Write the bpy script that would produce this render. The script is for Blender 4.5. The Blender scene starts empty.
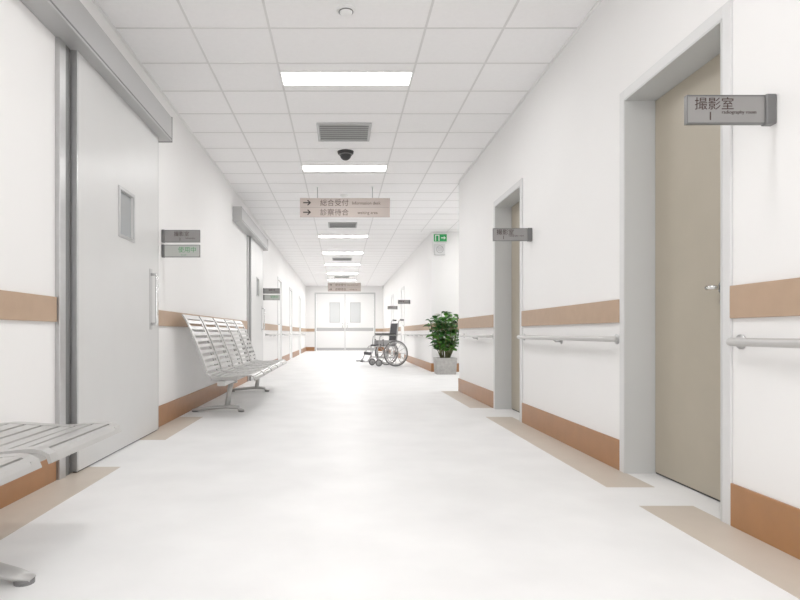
import bpy, bmesh, math, random
from mathutils import Vector, Matrix
random.seed(7)
S = bpy.context.scene
col = S.collection

# ---------------------------------------------------------------- materials
def lin(c):
    c = c/255.0
    return c/12.92 if c <= 0.04045 else ((c+0.055)/1.055)**2.4
def rgb(r, g, b): return (lin(r), lin(g), lin(b), 1)
def mat(name, c, rough=0.5, metal=0.0, noise=0.0, nscale=3.0, emit=0.0, spec=0.5, bump=0.0, bscale=200, alpha=None):
    m = bpy.data.materials.new(name); m.use_nodes = True
    nt = m.node_tree; b = nt.nodes["Principled BSDF"]
    b.inputs["Base Color"].default_value = c
    b.inputs["Roughness"].default_value = rough
    b.inputs["Metallic"].default_value = metal
    b.inputs["Specular IOR Level"].default_value = spec
    tc = nt.nodes.new("ShaderNodeTexCoord")
    if noise > 0:
        n = nt.nodes.new("ShaderNodeTexNoise"); n.inputs["Scale"].default_value = nscale
        n.inputs["Detail"].default_value = 6
        nt.links.new(tc.outputs["Object"], n.inputs["Vector"])
        r = nt.nodes.new("ShaderNodeValToRGB")
        r.color_ramp.elements[0].position = 0.3; r.color_ramp.elements[1].position = 0.7
        r.color_ramp.elements[0].color = tuple(v*(1-noise) for v in c[:3])+(1,)
        r.color_ramp.elements[1].color = tuple(min(1, v*(1+noise*0.3)) for v in c[:3])+(1,)
        nt.links.new(n.outputs["Fac"], r.inputs["Fac"])
        nt.links.new(r.outputs["Color"], b.inputs["Base Color"])
    if bump > 0:
        n2 = nt.nodes.new("ShaderNodeTexNoise"); n2.inputs["Scale"].default_value = bscale
        nt.links.new(tc.outputs["Object"], n2.inputs["Vector"])
        bp = nt.nodes.new("ShaderNodeBump"); bp.inputs["Strength"].default_value = bump
        bp.inputs["Distance"].default_value = 0.002
        nt.links.new(n2.outputs["Fac"], bp.inputs["Height"])
        nt.links.new(bp.outputs["Normal"], b.inputs["Normal"])
    if emit > 0:
        b.inputs["Emission Color"].default_value = (1.0, 0.988, 0.975, 1) if emit > 2 else c
        b.inputs["Emission Strength"].default_value = emit
    return m

M = {}
M['wall'] = mat("wall_paint", rgb(241, 240, 239), 0.75, noise=0.015, nscale=1.5, bump=0.1)
M['ceil'] = mat("ceiling_tile", rgb(248, 247, 247), 0.9, noise=0.02, nscale=30)
M['grid'] = mat("ceiling_tbar", rgb(220, 219, 218), 0.6)
M['floor'] = mat("vinyl_floor", rgb(240, 240, 240), 0.45, noise=0.07, nscale=2.2, spec=0.4)
M['strip'] = mat("vinyl_border", rgb(200, 188, 174), 0.4, noise=0.05, nscale=5)
M['band'] = mat("wall_guard_band", rgb(176, 147, 121), 0.5, noise=0.06, nscale=12)
M['base'] = mat("skirting", rgb(160, 110, 66), 0.4, noise=0.1, nscale=8)
M['casing'] = mat("door_casing", rgb(194, 195, 194), 0.45)
M['casing_w'] = mat("door_casing_edge", rgb(214, 214, 214), 0.4)
M['leaf'] = mat("door_leaf_laminate", rgb(170, 161, 144), 0.5, noise=0.04, nscale=4)
M['sdoor'] = mat("sliding_door_panel", rgb(208, 208, 207), 0.35, noise=0.02, nscale=3)
M['steel'] = mat("brushed_steel", rgb(186, 186, 186), 0.3, metal=0.85, noise=0.06, nscale=20)
M['alu'] = mat("anodised_aluminium", rgb(176, 176, 176), 0.4, metal=0.4)
M['chrome'] = mat("chrome", rgb(222, 222, 222), 0.15, metal=1.0)
M['bench'] = mat("bench_powder_steel", rgb(182, 181, 179), 0.3, metal=0.3)
M['dark'] = mat("dark_rubber", rgb(44, 43, 44), 0.6)
M['grey'] = mat("mid_grey_plastic", rgb(110, 110, 110), 0.5)
M['fabric'] = mat("wheelchair_fabric", rgb(60, 60, 64), 0.8, noise=0.15, nscale=60)
M['lamp'] = mat("lamp_diffuser", (1, 1, 1, 1), 0.5, emit=25.0)
M['lampb'] = mat("lamp_diffuser_bright", (1, 1, 1, 1), 0.5, emit=44.0)  # same diffuser with stronger glow, standing in for haze at the far end
M['white'] = mat("white_plastic", rgb(238, 238, 237), 0.4)
M['glass'] = mat("door_glass", rgb(160, 164, 166), 0.1)
M['winglass'] = mat("end_door_glass", rgb(206, 209, 209), 0.1)
M['signpink'] = mat("sign_panel_beige", rgb(180, 167, 159), 0.5)
M['signgrey'] = mat("sign_panel_grey", rgb(136, 134, 133), 0.4, metal=0.1)
M['signedge'] = mat("sign_frame_grey", rgb(104, 104, 104), 0.4, metal=0.3)
M['signlight'] = mat("sign_panel_light", rgb(180, 183, 178), 0.4)
M['ink'] = mat("sign_ink_brown", rgb(54, 32, 27), 0.6)
M['inkd'] = mat("sign_ink_dark", rgb(38, 34, 34), 0.6)
M['inkg'] = mat("sign_ink_green", rgb(40, 140, 70), 0.6)
M['green'] = mat("exit_sign_green", rgb(24, 138, 70), 0.4, emit=0.3)
M['concrete'] = mat("planter_concrete", rgb(172, 170, 166), 0.8, noise=0.2, nscale=18)
M['soil'] = mat("soil", rgb(60, 45, 35), 0.95, noise=0.4, nscale=40)
M['leafg'] = mat("plant_leaf", rgb(36, 90, 28), 0.4, noise=0.4, nscale=9)
M['leafg2'] = mat("plant_leaf_young", rgb(74, 132, 42), 0.4, noise=0.3, nscale=9)
M['stem'] = mat("plant_stem", rgb(84, 88, 50), 0.7)
M['handrail'] = mat("handrail_vinyl", rgb(190, 189, 187), 0.3, metal=0.3)
M['louver'] = mat("vent_louver", rgb(168, 168, 167), 0.5)
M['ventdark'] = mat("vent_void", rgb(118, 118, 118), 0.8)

# ---------------------------------------------------------------- builder
class B:
    def __init__(s, name):
        s.name = name; s.bm = bmesh.new(); s.mats = []
    def mi(s, m):
        m = M[m]
        if m not in s.mats: s.mats.append(m)
        return s.mats.index(m)
    def _merge(s, t, m, smooth):
        i = s.mi(m)
        for f in t.faces: f.material_index = i; f.smooth = smooth
        me = bpy.data.meshes.new("t"); t.to_mesh(me); t.free()
        s.bm.from_mesh(me); bpy.data.meshes.remove(me)
    def box(s, x0, x1, y0, y1, z0, z1, m, bev=0.0, rot=None, piv=None):
        t = bmesh.new(); bmesh.ops.create_cube(t, size=1)
        c = Vector(((x0+x1)/2, (y0+y1)/2, (z0+z1)/2)); d = Vector((abs(x1-x0), abs(y1-y0), abs(z1-z0)))
        for v in t.verts: v.co = Vector((v.co.x*d.x, v.co.y*d.y, v.co.z*d.z)) + c
        if bev > 0:
            bmesh.ops.bevel(t, geom=list(t.edges), offset=bev, segments=2, affect='EDGES', profile=0.5)
        if rot is not None:
            bmesh.ops.rotate(t, verts=t.verts, cent=piv if piv is not None else c, matrix=rot)
        s._merge(t, m, False); return s
    def tube(s, pts, r, m, seg=10, closed=False, flat=1.0):
        t = bmesh.new(); pts = [Vector(p) for p in pts]; n = len(pts); rings = []
        up = None
        for i, p in enumerate(pts):
            if closed: d = (pts[(i+1) % n]-pts[i-1])
            else: d = pts[min(i+1, n-1)]-pts[max(i-1, 0)]
            d.normalize()
            if up is None:
                up = Vector((0, 0, 1)) if abs(d.z) < 0.9 else Vector((1, 0, 0))
            a = (up - d*up.dot(d)).normalized(); up = a
            b = d.cross(a)
            rr = r[i] if isinstance(r, (list, tuple)) else r
            rings.append([t.verts.new(p + a*math.cos(2*math.pi*k/seg)*rr + b*math.sin(2*math.pi*k/seg)*rr*flat) for k in range(seg)])
        for i in range(n if closed else n-1):
            A, C = rings[i], rings[(i+1) % n]
            for k in range(seg):
                t.faces.new((A[k], A[(k+1) % seg], C[(k+1) % seg], C[k]))
        if not closed:
            t.faces.new(rings[0][::-1]); t.faces.new(rings[-1])
        bmesh.ops.recalc_face_normals(t, faces=t.faces)
        s._merge(t, m, True); return s
    def torus(s, c, R, r, m, axis='Y', n=36, seg=8):
        pts = []
        for i in range(n):
            a = 2*math.pi*i/n
            o = {'Y': (math.cos(a)*R, 0, math.sin(a)*R), 'Z': (math.cos(a)*R, math.sin(a)*R, 0), 'X': (0, math.cos(a)*R, math.sin(a)*R)}[axis]
            pts.append(Vector(c)+Vector(o))
        return s.tube(pts, r, m, seg, closed=True)
    def ribbon(s, prof, y0, y1, th, m):
        t = bmesh.new(); n = len(prof); P = [Vector((p[0], 0, p[1])) for p in prof]; top = []; bot = []
        for i in range(n):
            d = (P[min(i+1, n-1)]-P[max(i-1, 0)]).normalized(); nn = Vector((-d.z, 0, d.x))*th/2
            top.append((P[i]+nn)); bot.append(P[i]-nn)
        loop = top+bot[::-1]
        a = [t.verts.new((p.x, y0, p.z)) for p in loop]; b = [t.verts.new((p.x, y1, p.z)) for p in loop]
        k = len(loop)
        for i in range(k): t.faces.new((a[i], a[(i+1) % k], b[(i+1) % k], b[i]))
        for i in range(n-1):
            t.faces.new((a[i], a[i+1], a[k-2-i], a[k-1-i])); t.faces.new((b[i+1], b[i], b[k-1-i], b[k-2-i]))
        bmesh.ops.recalc_face_normals(t, faces=t.faces)
        s._merge(t, m, False); return s
    def sphere(s, c, r, m, half=False, sc=(1, 1, 1)):
        t = bmesh.new(); bmesh.ops.create_uvsphere(t, u_segments=20, v_segments=12, radius=r)
        if half:
            for v in t.verts:
                if v.co.z > 0: v.co.z = 0
        for v in t.verts: v.co = Vector((v.co.x*sc[0], v.co.y*sc[1], v.co.z*sc[2]))+Vector(c)
        s._merge(t, m, True); return s
    def done(s, parent=None, loc=None, rotz=0, scale=1):
        me = bpy.data.meshes.new(s.name); s.bm.to_mesh(me); s.bm.free()
        for m in s.mats: me.materials.append(m)
        o = bpy.data.objects.new(s.name, me); col.objects.link(o)
        if loc: o.location = loc
        o.rotation_euler = (0, 0, rotz); o.scale = (scale,)*3
        if parent: o.parent = parent
        return o

def text(body, size, loc, m, parent, name="lettering", sx=1.0):
    cu = bpy.data.curves.new(name, 'FONT'); cu.body = body; cu.size = size; cu.extrude = 0.0008
    cu.align_y = 'CENTER'
    o = bpy.data.objects.new("tmp", cu); col.objects.link(o)
    bpy.context.view_layer.update()
    me = bpy.data.meshes.new_from_object(o.evaluated_get(bpy.context.evaluated_depsgraph_get()))
    bpy.data.objects.remove(o)
    me.materials.clear(); me.materials.append(M[m])
    t = bpy.data.objects.new(name, me); col.objects.link(t)
    t.location = loc; t.rotation_euler = (math.pi/2, 0, 0); t.scale = (sx, 1, 1)
    t.parent = parent
    return t

# ---------------------------------------------------------------- dimensions
XL, XR, XR2, H = -1.75, 1.83, 2.10, 3.244
Y0, YC, YF, YE, XS = -3.0, 9.3, 13.9, 30.0, 8.0
DT = 2.40  # door opening height

def wall_x(name, x0, x1, y0, y1, holes, m='wall'):
    """wall running along Y, holes = [(ya,yb,za,zb)]"""
    b = B(name); y = y0
    for (ya, yb, za, zb) in sorted(holes):
        b.box(x0, x1, y, ya, 0, H, m)
        if za > 0: b.box(x0, x1, ya, yb, 0, za, m)
        b.box(x0, x1, ya, yb, zb, H, m); y = yb
    b.box(x0, x1, y, y1, 0, H, m)
    return b.done()

# floor & ceiling
b = B("floor")
b.box(XL-0.3, XR+0.4, Y0, YE+0.2, -0.1, 0, 'floor'); b.box(XR+0.4, XS, YC-0.3, YE+0.2, -0.1, 0, 'floor')
b.done()
b = B("trim_floor_border")
for (xa, xb, ya, yb) in [(1.55, 1.83, Y0, 3.12), (1.55, 1.83, 3.50, 6.43), (1.55, 1.83, 7.2, 9.3),
                         (XL, -1.48, Y0, 4.03), (XL, -1.48, 5.05, 6.43)]:
    b.box(xa, xb, ya, yb, 0.0, 0.0015, 'strip')
b.done()
b = B("ceiling")
b.box(XL-0.2, XR+0.3, Y0, YE+0.2, H, H+0.1, 'ceil'); b.box(XR+0.3, XS, YC-0.3, YE+0.2, H, H+0.1, 'ceil')
b.done()
b = B("trim_ceiling_grid")
gw, gh = 0.009, 0.003
xs = [XL+0.6*k for k in range(0, 17) if k != 3]   # middle strip is one 1.2 m service bay
for x in xs:
    if x < 1.75: b.box(x-gw, x+gw, Y0, YE, H-gh, H, 'grid')
    elif x < XS: b.box(x-gw, x+gw, YC, YF, H-gh, H, 'grid')
y = 4.61-0.6*12
while y < YE:
    x1 = XS if YC < y < YF else (XR if y < YC else XR2)
    b.box(XL, x1, y-gw, y+gw, H-gh-0.0005, H, 'grid'); y += 0.6
# wall angles
for (xa, xb, ya, yb) in [(XL, XL+.02, Y0, YE), (XR-.02, XR, Y0, YC), (XR2-.02, XR2, YF, YE)]:
    b.box(xa, xb, ya, yb, H-0.012, H, 'white')
b.done()

# walls
dl = [(16.6, 17.6), (20.4, 21.4), (25.0, 26.0)]
wall_x("wall_left", XL-0.3, XL, Y0, YE, [(a, c, 0, DT) for a, c in dl])
d1, d2 = (2.86, 3.855), (6.09, 7.09)
wall_x("wall_right", XR, XR+0.3, Y0, YC, [(d1[0], d1[1], 0, DT), (d2[0], d2[1], 0, DT)])
d3, d4 = (19.9, 20.9), (24.0, 25.0)
wall_x("wall_right_far", XR2, XR2+0.3, YF, YE, [(d3[0], d3[1], 0, DT), (d4[0], d4[1], 0, DT)])
B("wall_side_near").box(XR+0.3, XS, YC-0.3, YC, 0, H, 'wall').done()
B("wall_side_far").box(XR2+0.3, XS, YF, YF+0.2, 0, H, 'wall').done()
B("wall_side_end").box(XS, XS+0.2, YC-0.3, YF+0.2, 0, H, 'wall').done()
b = B("wall_end")
ex0, ex1, ez = -1.25, 1.65, 2.85
b.box(XL-0.2, ex0, YE, YE+0.2, 0, H, 'wall'); b.box(ex1, XR2+0.3, YE, YE+0.2, 0, H, 'wall'); b.box(ex0, ex1, YE, YE+0.2, ez, H, 'wall')
b.done()

# baseboards & guard bands
def runs(name, z0, z1, th, m):
    b = B(name+"_left")
    for ya, yb in [(Y0, 3.66), (5.64, 11.11), (13.1, 16.54), (17.66, 20.34), (21.46, 24.94), (26.06, YE)]: b.box(XL, XL+th, ya, yb, z0, z1, m, 0.003)
    b.done()
    b = B(name+"_right")
    for ya, yb in [(Y0, 2.80), (3.915, 6.03), (7.15, YC)]: b.box(XR-th, XR, ya, yb, z0, z1, m, 0.003)
    b.done()
    b = B(name+"_right_far")
    for ya, yb in [(YF-th, 19.84), (20.96, 23.94), (25.06, YE)]: b.box(XR2-th, XR2, ya, yb, z0, z1, m, 0.003)
    b.box(XR2, XS, YF-th, YF, z0, z1, m, 0.003)
    b.done()
    b = B(name+"_end")
    b.box(XL, ex0-0.07, YE-th, YE, z0, z1, m); b.box(ex1+0.07, XR2, YE-th, YE, z0, z1, m)
    b.done()
runs("baseboard", 0, 0.2, 0.014, 'base')
runs("trim_guard_band", 0.968, 1.12, 0.018, 'band')

# handrails
def handrail(xw, sgn, ya, yb):
    """sgn: direction away from wall"""
    b = B("handrail"); z = 0.86; xo = xw+sgn*0.07; r = 0.019
    pts = [(xw+sgn*0.004, ya, z)]
    for k in range(5):
        a = k/4*math.pi/2; pts.append((xw+sgn*(0.07-0.04*(1-math.sin(a))), ya+0.04*(1-math.cos(a)), z))
    for k in range(5):
        a = k/4*math.pi/2; pts.append((xw+sgn*(0.07-0.04*(1-math.cos(a))), yb-0.04*(1-math.sin(a)), z))
    pts.append((xw+sgn*0.004, yb, z))
    b.tube(pts, r, 'handrail', 12)
    for y in (ya, yb):
        b.tube([(xw, y, z), (xw+sgn*0.008, y, z)], 0.034, 'steel', 16)
    n = max(1, int((yb-ya)/1.1)); 
    for i in range(1, n+1):
        y = ya+(yb-ya)*i/(n+1)
        b.tube([(xw, y, z-0.03), (xw+sgn*0.006, y, z-0.03)], 0.024, 'steel', 14)
        b.tube([(xw+sgn*0.004, y, z-0.03), (xw+sgn*0.05, y, z-0.03), (xo, y, z-0.012)], 0.008, 'steel', 8)
    b.done()
handrail(XR, -1, -1.0, 2.74); handrail(XR, -1, 3.97, 5.98); handrail(XR, -1, 7.2, 8.9)
handrail(XR2, -1, 14.4, 19.6); handrail(XR2, -1, 21.2, 23.7); handrail(XR2, -1, 25.3, 29.5)
handrail(XL, 1, 13.9, 16.4); handrail(XL, 1, 17.8, 20.2); handrail(XL, 1, 21.6, 24.8); handrail(XL, 1, 26.2, 29.5)

# ---------------------------------------------------------------- hinged doors
def hinged(n, xw, d, sg=1, rec=0.18, lm='leaf', cm='casing'):
    b = B("door_%d" % n); ya, yb = d; t = 0.06; p = 0.014
    X = lambda u: xw+sg*u
    b.box(X(-p), xw, ya-t, ya, 0, DT+t, 'casing_w', 0.003); b.box(X(-p), xw, yb, yb+t, 0, DT+t, 'casing_w', 0.003)
    b.box(X(-p), xw, ya, yb, DT, DT+t, 'casing_w', 0.003)
    b.box(X(-p), X(0.26), ya, ya+0.012, 0, DT, cm); b.box(X(-p), X(0.26), yb-0.012, yb, 0, DT, cm)
    b.box(X(-p), X(0.26), ya+.012, yb-.012, DT-0.012, DT, cm)
    s0, s1 = rec+.045, rec+.06
    b.box(X(s0), X(s1), ya+.012, ya+.03, 0, DT-.012, cm); b.box(X(s0), X(s1), yb-.03, yb-.012, 0, DT-.012, cm)
    b.box(X(rec), X(rec+.043), ya+0.016, yb-0.016, 0.012, DT-0.016, lm, 0.002)
    b.box(X(rec+.005), X(rec+.04), ya+0.016, yb-0.016, 0.001, 0.012, 'dark')
    y, z = ya+0.29, 1.14
    b.tube([(X(rec), y, z), (X(rec-0.01), y, z)], 0.034, 'chrome', 18)
    b.tube([(X(rec-0.008), y, z), (X(rec-0.05), y, z), (X(rec-0.06), y+0.012, z), (X(rec-0.06), y+0.05, z)], 0.012, 'chrome', 10)
    b.tube([(X(rec), y, z-0.08), (X(rec-0.008), y, z-0.08)], 0.022, 'chrome', 18)
    b.done()
hinged(1, XR, d1); hinged(2, XR, d2)
hinged(3, XR2, d3, 1, .02, 'white', 'white'); hinged(4, XR2, d4, 1, .02, 'white', 'white')
for i, d in enumerate(dl): hinged(8+i, XL, d, -1, .03, 'white', 'white')

# ---------------------------------------------------------------- sliding doors (left)
def sliding(n, oy):
    b = B("door_%d" % n)
    x0, x1 = -1.735, -1.690
    ya, yb, z0, z1 = 3.84+oy, 5.54+oy, 0.012, 2.74
    wy0, wy1, wz0, wz1 = 4.58+oy, 4.88+oy, 1.66, 2.0
    b.box(x0, x1, ya+.02, wy0, z0, z1, 'sdoor'); b.box(x0, x1, wy1, yb, z0, z1, 'sdoor')
    b.box(x0, x1, wy0, wy1, z0, wz0, 'sdoor'); b.box(x0, x1, wy0, wy1, wz1, z1, 'sdoor')
    b.box(x0, x1-0.02, wy0, wy1, wz0, wz1, 'glass')
    f = 0.025
    for (a, c, e, g) in [(wy0-f, wy1+f, wz0-f, wz0), (wy0-f, wy1+f, wz1, wz1+f), (wy0-f, wy0, wz0, wz1), (wy1, wy1+f, wz0, wz1)]:
        b.box(x1, x1+0.008, a, c, e, g, 'steel', 0.002)
    b.box(x0, x1+0.002, ya, ya+0.02, z0, z1, 'steel', 0.002)
    b.box(x0, x1+0.002, yb, yb+0.012, z0, z1, 'steel', 0.002)
    b.box(x0+.01, x1-.01, ya+.02, yb, 0.002, z0, 'dark')
    b.box(XL, XL+0.03, 3.67+oy, 3.75+oy, 0, 2.71, 'steel', 0.002)
    b.box(XL, XL+0.022, 3.75+oy, 3.82+oy, 0, 2.71, 'signedge')
    hy = 5.33+oy; hz0, hz1 = 0.95, 1.45; xo = x1+0.055
    b.tube([(x1, hy, hz0+.03), (xo-.01, hy, hz0+.03), (xo, hy, hz0+.04), (xo, hy, hz1-.04), (xo-.01, hy, hz1-.03), (x1, hy, hz1-.03)], 0.013, 'chrome', 12)
    b.box(x1, x1+0.004, hy-0.035, hy+0.035, hz0-0.02, hz1+0.02, 'steel', 0.002)
    ha, hb = 2.25+oy, 5.68+oy
    b.box(XL, -1.60, ha, hb, 2.71, 2.94, 'alu', 0.006)
    b.box(-1.602, -1.597, ha+0.01, hb-0.01, 2.725, 2.735, 'grey')
    b.box(XL, -1.597, hb-0.004, hb+0.008, 2.705, 2.945, 'grey', 0.002)
    b.box(XL, -1.597, ha-0.008, ha+0.004, 2.705, 2.945, 'alu', 0.002)
    b.box(-1.742, -1.735, ya, yb, 0, 0.03, 'steel')
    b.done()
sliding(5, 0); sliding(6, 7.45)

# end double door
b = B("door_7"); y0 = YE+0.02
t = 0.07
b.box(ex0-t, ex0, YE-0.02, YE+0.1, 0, ez+t, 'casing', 0.004); b.box(ex1, ex1+t, YE-0.02, YE+0.1, 0, ez+t, 'casing', 0.004)
b.box(ex0, ex1, YE-0.02, YE+0.1, ez, ez+t, 'casing', 0.004)
xm = (ex0+ex1)/2
for (a, c, hx) in [(ex0+.01, xm-.008, xm-.12), (xm+.008, ex1-.01, xm+.12)]:
    w0, w1 = ((a+c)/2-.02, c-0.28) if hx < xm else (a+0.28, (a+c)/2+.02)
    b.box(a, w0, y0, y0+.05, .01, ez-.01, 'white', .002); b.box(w1, c, y0, y0+.05, .01, ez-.01, 'white', .002)
    b.box(w0, w1, y0, y0+.05, .01, 1.45, 'white'); b.box(w0, w1, y0, y0+.05, 2.4, ez-.01, 'white')
    b.box(w0, w1, y0+.02, y0+.03, 1.45, 2.4, 'winglass')
    for q in [(w0-.03, w1+.03, 1.42, 1.45), (w0-.03, w1+.03, 2.4, 2.43), (w0-.03, w0, 1.45, 2.4), (w1, w1+.03, 1.45, 2.4)]:
        b.box(q[0], q[1], y0-.008, y0, q[2], q[3], 'alu')
    b.box(a+.02, c-.02, y0-.01, y0, 1.0, 1.16, 'alu', .003)
    b.box(a+.02, c-.02, y0-.006, y0, .03, .16, 'alu')
    b.tube([(hx, y0, 1.05), (hx, y0-.06, 1.05), (hx, y0-.06, 1.4), (hx, y0, 1.4)], .015, 'chrome')
b.box(xm-.008, xm+.008, y0+.01, y0+.04, .01, ez-.01, 'grey')
b.done()

# ---------------------------------------------------------------- ceiling items
def lamp(x0, x1, yc, lm='lamp'):
    b = B("ceiling_light"); ya, yb = yc-.15, yc+.15; f = .018
    b.box(x0, x1, ya, ya+f, H-.014, H, 'white', .003); b.box(x0, x1, yb-f, yb, H-.014, H, 'white', .003)
    b.box(x0, x0+f, ya+f, yb-f, H-.014, H, 'white', .003); b.box(x1-f, x1, ya+f, yb-f, H-.014, H, 'white', .003)
    b.box(x0+f, x1-f, ya+f, yb-f, H-.010, H-.002, lm)
    b.done()
for k in range(-2, 8): lamp(-0.55, 0.65, 5.51+3.0*k, 'lamp' if k < 4 else 'lampb')
lamp(-0.55, 0.65, 28.3, 'lampb')  # extra lamp outside the regular spacing, added to brighten the corridor end
for yy in (10.4, 12.9):
    lamp(3.05, 4.25, yy); lamp(5.45, 6.65, yy)

def vent(xc, yc, s=0.31):
    b = B("ceiling_vent"); f = .03
    b.box(xc-s, xc+s, yc-s, yc-s+f, H-.016, H, 'alu', .003); b.box(xc-s, xc+s, yc+s-f, yc+s, H-.016, H, 'alu', .003)
    b.box(xc-s, xc-s+f, yc-s+f, yc+s-f, H-.016, H, 'alu', .003); b.box(xc+s-f, xc+s, yc-s+f, yc+s-f, H-.016, H, 'alu', .003)
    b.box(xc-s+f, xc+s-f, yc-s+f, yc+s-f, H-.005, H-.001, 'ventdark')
    n = 8
    for i in range(n):
        y = yc-s+f+(i+.5)*(2*s-2*f)/n
        b.box(xc-s+f, xc+s-f, y-.024, y+.024, H-.013, H-.010, 'louver', rot=Matrix.Rotation(math.radians(6), 3, 'X'))
    b.done()
for yy in (6.99, 13.0, 19.0, 25.0): vent(0.035, yy)

b = B("smoke_detector"); c = (0.036, 4.34)
b.tube([(c[0], c[1], H), (c[0], c[1], H-.014)], .068, 'white', 28)
b.tube([(c[0], c[1], H-.012), (c[0], c[1], H-.03), (c[0], c[1], H-.04)], [.05, .045, .03], 'white', 28)
b.torus((c[0], c[1], H-.022), .05, .004, 'grey', 'Z'); b.done()
b = B("smoke_detector"); c = (0.05, 10.2)
b.tube([(c[0], c[1], H), (c[0], c[1], H-.014)], .068, 'white', 28)
b.tube([(c[0], c[1], H-.012), (c[0], c[1], H-.04)], [.05, .03], 'white', 28); b.done()

b = B("dome_security_camera"); c = (0.06, 7.75)
b.tube([(c[0], c[1], H), (c[0], c[1], H-.03), (c[0], c[1], H-.04)], [.105, .10, .085], 'dark', 28)
b.sphere((c[0], c[1], H-.04), .075, 'dark', half=True); b.torus((c[0], c[1], H-.04), .08, .008, 'grey', 'Z'); b.done()

# hanging signs
def hanging(yy, x0, x1, z0, z1):
    b = B("hanging_direction_sign")
    b.box(x0, x1, yy, yy+.03, z0, z1, 'signpink', .004)
    zm = (z0+z1)/2
    b.box(x0+.01, x1-.01, yy-.002, yy, zm-.003, zm+.003, 'signgrey')
    for x in (x0+.28, x1-.28):
        b.tube([(x, yy+.015, z1), (x, yy+.015, H)], .007, 'steel'); b.tube([(x, yy+.015, H-.01), (x, yy+.015, H)], .025, 'white', 14)
    for zc in ((z0+zm)/2, (zm+z1)/2):
        X = x0+.05
        b.box(X, X+.11, yy-.003, yy, zc-.009, zc+.009, 'inkd')
        for sg in (1, -1):
            b.box(X+.055, X+.12, yy-.003, yy, zc-.009, zc+.009, 'inkd', rot=Matrix.Rotation(math.radians(42)*sg, 3, 'Y'), piv=Vector((X+.115, yy, zc)))
    o = b.done()
    text("総合受付", .115, (x0+.32, yy-.002, (zm+z1)/2-.008), 'ink', o)
    text("診察待合", .115, (x0+.32, yy-.002, (z0+zm)/2-.008), 'ink', o)
    text("Information desk", .07, (x0+.83, yy-.002, (zm+z1)/2-.008), 'ink', o, sx=.95)
    text("waiting area", .07, (x0+.92, yy-.002, (z0+zm)/2-.008), 'ink', o, sx=.95)
hanging(9.6, -.656, .784, 2.756, 3.06)
hanging(25.4, -.56, .84, 2.66, 3.03)

# projecting wall signs
def wallsign(xw, sgn, yy, z, kind):
    b = B("wall_room_sign"); w, h = .372, .122
    xa, xb = (xw-w, xw) if sgn < 0 else (xw, xw+w)
    px0, px1 = (xa, xb-.045) if sgn < 0 else (xa+.03, xb)
    pm = 'signlight' if kind == 'green' else 'signgrey'
    b.box(px0, px1, yy-.009, yy+.009, z-h/2+.006, z+h/2-.006, pm, .001)
    b.box(px0, px1, yy-.011, yy+.011, z+h/2-.006, z+h/2, 'signedge', .002)
    b.box(px0, px1, yy-.011, yy+.011, z-h/2, z-h/2+.006, 'signedge', .002)
    e = px0 if sgn < 0 else px1
    b.box(e-.002, e+.002, yy-.011, yy+.011, z-h/2, z+h/2, 'signedge')
    mx0, mx1 = (px1, xb) if sgn < 0 else (xa, px0)
    b.box(mx0, mx1, yy-.02, yy+.02, z-h/2-.003, z+h/2+.003, 'signedge', .006)
    o = b.done(); yt = yy-.0095
    if kind == 'room':
        text("撮影室", .056, (px0+.03, yt, z+.02), 'ink', o); text("1", .05, (px0+.085, yt, z-.03), 'ink', o)
        text("radiography room", .02, (px0+.145, yt, z-.012), 'ink', o)
    elif kind == 'grey':
        text("撮影室", .05, (px0+.09, yt, z+.018), 'ink', o); text("2", .035, (px0+.14, yt, z-.03), 'ink', o)
        text("radiography", .02, (px0+.2, yt, z-.02), 'ink', o)
    else:
        text("使用中", .06, (px0+.13, yt, z+.008), 'inkg', o); text("in use", .022, (px0+.16, yt, z-.038), 'inkg', o)
wallsign(XR, -1, 2.536, 1.842, 'room'); wallsign(XR, -1, 5.75, 1.842, 'room')
wallsign(XL, 1, 5.86, 1.845, 'grey'); wallsign(XL, 1, 5.86, 1.70, 'green')
wallsign(XL, 1, 13.5, 1.845, 'grey'); wallsign(XL, 1, 13.5, 1.70, 'green')
wallsign(XR2, -1, 18.2, 1.842, 'room'); wallsign(XR2, -1, 22.3, 1.842, 'room')

# exit sign + speaker on the side wall
b = B("emergency_exit_sign")
b.box(2.13, 2.45, YF-.06, YF, 3.0, 3.19, 'white', .006); b.box(2.14, 2.44, YF-.063, YF-.06, 3.01, 3.18, 'green')
ye = YF-.066
b.box(2.17, 2.19, ye, ye+.004, 3.03, 3.16, 'white'); b.box(2.25, 2.27, ye, ye+.004, 3.03, 3.16, 'white'); b.box(2.17, 2.27, ye, ye+.004, 3.145, 3.165, 'white')
b.box(2.31, 2.40, ye, ye+.004, 3.085, 3.105, 'white')
for sg in (1, -1): b.box(2.36, 2.41, ye, ye+.004, 3.087, 3.103, 'white', rot=Matrix.Rotation(math.radians(42)*sg, 3, 'Y'), piv=Vector((2.405, ye, 3.095)))
b.done()
b = B("wall_speaker")
b.box(2.15, 2.41, YF-.07, YF, 2.70, 2.96, 'casing_w', .015); b.torus((2.28, YF-.07, 2.83), .08, .004, 'grey', 'Y')
for k in range(5): b.box(2.22, 2.34, YF-.073, YF-.069, 2.79+k*.02-.002, 2.79+k*.02+.002, 'grey')
b.done()

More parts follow.
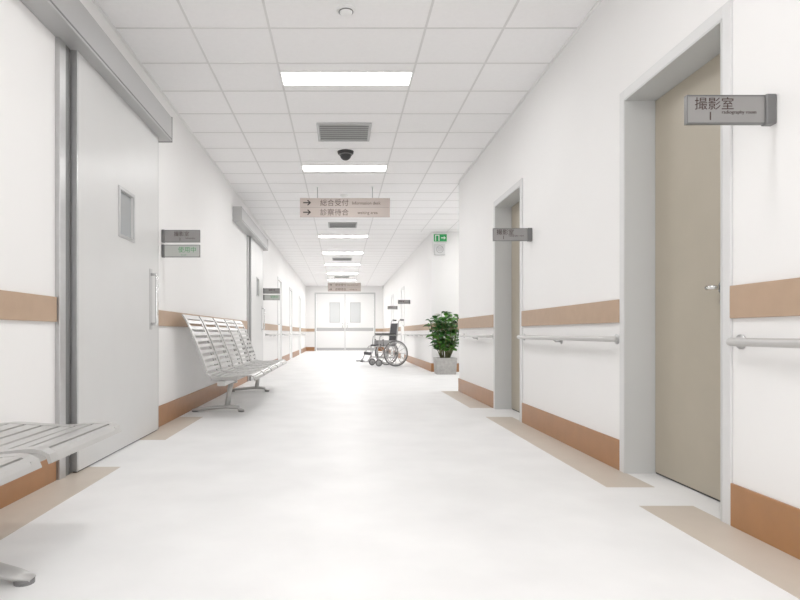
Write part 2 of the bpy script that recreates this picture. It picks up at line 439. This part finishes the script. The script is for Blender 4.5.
# ---------------------------------------------------------------- benches
def samp(P, s0, s1, n):
    L = [0]
    for i in range(1, len(P)): L.append(L[-1]+math.dist(P[i], P[i-1]))
    T = L[-1]; out = []
    for k in range(n+1):
        s = (s0+(s1-s0)*k/n)*T
        for i in range(1, len(P)):
            if s <= L[i]+1e-9:
                u = (s-L[i-1])/(L[i]-L[i-1]); out.append((P[i-1][0]+u*(P[i][0]-P[i-1][0]), P[i-1][1]+u*(P[i][1]-P[i-1][1]))); break
    return out
def bench(ya, L, back=True, nseat=5):
    b = B("waiting_bench"); w = L/nseat; g = .035
    seat = [(-1.40, .47), (-1.36, .447), (-1.28, .437), (-1.18, .437), (-1.06, .450), (-.97, .462), (-.93, .457), (-.90, .435), (-.895, .405)]
    if not back: seat = [(-1.62, .45), (-1.60, .475), (-1.50, .483), (-1.38, .475), (-1.25, .468), (-1.13, .482), (-1.07, .485), (-1.035, .468), (-1.025, .44)]
    bk = [(-1.395, .50), (-1.43, .60), (-1.48, .73), (-1.55, .90), (-1.61, 1.03), (-1.65, 1.09)]
    for i in range(nseat):
        y0, y1 = ya+i*w+g, ya+(i+1)*w-g
        sets = [(seat, 7)] + ([(bk, 8)] if back else [])
        for P, n in sets:
            Q = samp(P, 0, 1, 22); e = .055
            b.ribbon(Q, y0, y0+e, .014, 'bench'); b.ribbon(Q, y1-e, y1, .014, 'bench')
            b.ribbon(samp(P, 0, .06, 3), y0+e, y1-e, .014, 'bench'); b.ribbon(samp(P, .92, 1, 3), y0+e, y1-e, .014, 'bench')
            for k in range(n):
                c = .06+(k+.5)*.86/n; hw = .86/n*(.27 if P is bk else .37)
                b.ribbon(samp(P, c-hw, c+hw, 3), y0+e, y1-e, .010, 'bench')
            if P is bk:
                for yy in (y0+.02, y1-.02): b.ribbon([(x-.012, z-.012) for x, z in samp(P, 0, .6, 8)], yy-.01, yy+.01, .02, 'steel')
    bx = -1.25
    if not back: bx = -1.33
    zt = .437 if back else .466
    b.box(bx-.04, bx+.04, ya+.05, ya+L-.05, .345, .40, 'bench', .006)
    for i in range(nseat):
        for yy in (ya+i*w+.12, ya+(i+1)*w-.12):
            b.box(bx-.12, bx+.16, yy-.012, yy+.012, .40, zt, 'bench', .003)
            if back:
                b.tube([(bx-.1, yy, .415), (-1.37, yy, .43), (-1.412, yy, .49), (-1.45, yy, .61), (-1.49, yy, .71)], .012, 'bench', 8)
    for yy in (ya+.66, ya+L-.66):
        b.box(bx-.06, bx+.06, yy-.05, yy+.05, .33, .348, 'steel', .004)
        b.tube([(bx-.005, yy, .34), (bx-.03, yy, .2), (bx-.05, yy, .06)], [.03, .028, .032], 'bench', 14, flat=1.5)
        xa, xb = -1.70, -1.11
        pts = [(xa, yy, .018), (xa+.06, yy, .03), (bx-.15, yy, .052), (bx-.04, yy, .06), (bx+.08, yy, .05), (xb-.06, yy, .03), (xb, yy, .018)]
        b.tube(pts, [.012, .02, .022, .026, .022, .02, .012], 'bench', 12, flat=2.0)
        for x in (xa+.03, xb-.03): b.tube([(x, yy, 0), (x, yy, .016)], .035, 'grey', 16)
    b.done()
bench(6.2, 3.7, True); bench(-.88, 3.7, False)

# ---------------------------------------------------------------- wheelchair (faces local -X)
b = B("wheelchair")
for s in (-1, 1):
    Yw = s*.30
    b.torus((0, Yw, .30), .284, .016, 'grey', n=44); b.torus((0, Yw, .30), .266, .010, 'chrome', n=44)
    b.torus((0, Yw+s*.035, .30), .245, .009, 'alu', n=40)
    b.tube([(0, Yw-.03, .30), (0, Yw+.035, .30)], .03, 'grey', 16)
    for k in range(12):
        a = 2*math.pi*k/12
        b.tube([(math.cos(a)*.02, Yw, .30+math.sin(a)*.02), (math.cos(a)*.262, Yw, .30+math.sin(a)*.262)], .0065, 'alu', 6)
    for k in range(4):
        a = math.pi/2*k+.4
        b.tube([(math.cos(a)*.262, Yw, .30+math.sin(a)*.262), (math.cos(a)*.245, Yw+s*.035, .30+math.sin(a)*.245)], .005, 'chrome', 6)
    Yf = s*.235; r = .013
    b.tube([(.0, Yf, .20), (.02, Yf, .46), (.05, Yf, .72), (.09, Yf, 1.02), (.11, Yf, 1.06), (.15, Yf, 1.075), (.19, Yf, 1.075)], r, 'alu')
    b.tube([(.13, Yf, 1.075), (.22, Yf, 1.07)], .019, 'dark', 12)
    b.tube([(.02, Yf, .47), (-.40, Yf, .47), (-.47, Yf, .46), (-.52, Yf, .40), (-.62, Yf, .17), (-.66, Yf, .13)], r, 'alu')
    b.tube([(.0, Yf, .20), (-.40, Yf, .20), (-.42, Yf, .24), (-.42, Yf, .47)], r, 'alu')
    b.tube([(.0, Yf, .30), (0, Yw, .30)], .014, 'grey')
    b.tube([(-.42, Yf, .30), (-.42, Yf, .19)], .018, 'grey', 12)
    for q in (-.024, .024): b.tube([(-.42, Yf+q, .19), (-.395, Yf+q, .085)], .007, 'alu', 8)
    b.box(-.445, -.395, Yf-.03, Yf+.03, .185, .20, 'alu', .003)
    b.torus((-.39, Yf, .085), .068, .017, 'grey', n=28); b.tube([(-.39, Yf-.016, .085), (-.39, Yf+.016, .085)], .055, 'alu', 20)
    b.tube([(.05, Yf, .70), (.0, Yf, .72), (-.30, Yf, .72), (-.36, Yf, .69), (-.38, Yf, .60), (-.38, Yf, .47)], r, 'alu')
    b.box(-.32, .0, Yf-.028, Yf+.028, .73, .765, 'dark', .012)
    b.box(-.34, .0, Yf-.004, Yf+.004, .49, .60, 'alu', .003)
    b.box(-.80, -.62, s*.235-.0-(.13 if s > 0 else 0), s*.235+(.13 if s < 0 else 0), .105, .122, 'dark', .005)
    b.tube([(-.62, Yf, .17), (-.64, Yf, .12), (-.78, Yf, .115)], .011, 'alu')
    b.box(-.60, -.57, s*.235-(.2 if s > 0 else 0), s*.235+(.2 if s < 0 else 0), .26, .33, 'fabric', .005)
    b.tube([(-.28, Yf+s*.02, .47), (-.30, Yf+s*.03, .60)], .008, 'grey', 8); b.sphere((-.30, Yf+s*.03, .61), .016, 'dark')
b.box(-.44, .02, -.225, .225, .465, .50, 'fabric', .012)
b.box(.015, .045, -.23, .23, .50, 1.0, 'fabric', .01, rot=Matrix.Rotation(math.radians(7), 3, 'Y'), piv=Vector((.03, 0, .47)))
b.tube([(-.2, -.235, .21), (-.2, .235, .46)], .011, 'alu'); b.tube([(-.17, .235, .21), (-.17, -.235, .46)], .011, 'alu')
b.done(loc=(1.38, 16.5, 0), rotz=math.radians(16), scale=1.17)

# ---------------------------------------------------------------- plant
pl = B("potted_plant"); px, py = 2.29, 13.2
t = bmesh.new()
def sq(h, z): return [t.verts.new((px+a*h, py+c*h, z)) for a, c in ((-1, -1), (1, -1), (1, 1), (-1, 1))]
R = [sq(.205, 0), sq(.225, .36), sq(.195, .36), sq(.19, .31)]
for i in range(3):
    for k in range(4): t.faces.new((R[i][k], R[i][(k+1) % 4], R[i+1][(k+1) % 4], R[i+1][k]))
t.faces.new(R[0][::-1]); bmesh.ops.recalc_face_normals(t, faces=t.faces)
pl._merge(t, 'concrete', False)
pl.box(px-.19, px+.19, py-.19, py+.19, .29, .315, 'soil')
def leaf(p, d, L, W, m):
    t = bmesh.new(); d = d.normalized(); side = d.cross(Vector((0, 0, 1)))
    if side.length < .1: side = Vector((1, 0, 0))
    side.normalize(); up = side.cross(d); rl = random.uniform(-.6, .6)
    side = (side*math.cos(rl)+up*math.sin(rl)).normalized(); up = side.cross(d); prev = None
    for u, wv in ((0, .08), (.15, .6), (.35, 1), (.6, .95), (.82, .55), (1, .03)):
        c = p+d*L*u-Vector((0, 0, 1))*L*.35*u*u
        row = [t.verts.new(c-side*W*wv+up*W*.25*wv), t.verts.new(c), t.verts.new(c+side*W*wv+up*W*.25*wv)]
        if prev:
            t.faces.new((prev[0], prev[1], row[1], row[0])); t.faces.new((prev[1], prev[2], row[2], row[1]))
        prev = row
    pl._merge(t, m, True)
for i in range(24):
    a = i*2.4; rr = .02+.42*math.sqrt(i/24); top = 1.37-.5*rr**1.5-random.uniform(0, .16)
    bx, by = px+math.cos(a)*.08, py+math.sin(a)*.08; tx, ty = px+math.cos(a)*rr*.85, py+math.sin(a)*rr*.85
    ts = [(bx, by, .31), ((bx*.3+tx*.7), (by*.3+ty*.7), .31+(top-.31)*.5), (tx, ty, top)]
    pl.tube(ts, [.011, .009, .004], 'stem', 6)
    for k in range(16):
        u = .25+.75*k/15
        if u < .5: q = Vector(ts[0]).lerp(Vector(ts[1]), u*2)
        else: q = Vector(ts[1]).lerp(Vector(ts[2]), u*2-1)
        an = k*2.4+i; el = random.uniform(.0, .9) + (.5 if k > 13 else 0)
        d = Vector((math.cos(an), math.sin(an), el))
        leaf(q, d, random.uniform(.14, .20), random.uniform(.042, .06), 'leafg2' if random.random() < .4 else 'leafg')
pl.done()

# ---------------------------------------------------------------- world + camera
w = bpy.data.worlds.new("World"); S.world = w; w.use_nodes = True
w.node_tree.nodes["Background"].inputs["Color"].default_value = (1, .99, .98, 1)
w.node_tree.nodes["Background"].inputs["Strength"].default_value = 2.8
cam = bpy.data.cameras.new("camera"); co = bpy.data.objects.new("camera", cam); col.objects.link(co)
co.location = (0, 0, .9); co.rotation_euler = (math.pi/2, 0, 0)
cam.lens = 27; cam.sensor_width = 36; cam.shift_x = 59/800; cam.shift_y = 33/800; cam.clip_start = .05
S.camera = co
S.view_settings.view_transform = 'Standard'
S.view_settings.look = 'None'
S.view_settings.exposure = 0.05
S.view_settings.gamma = 1.17
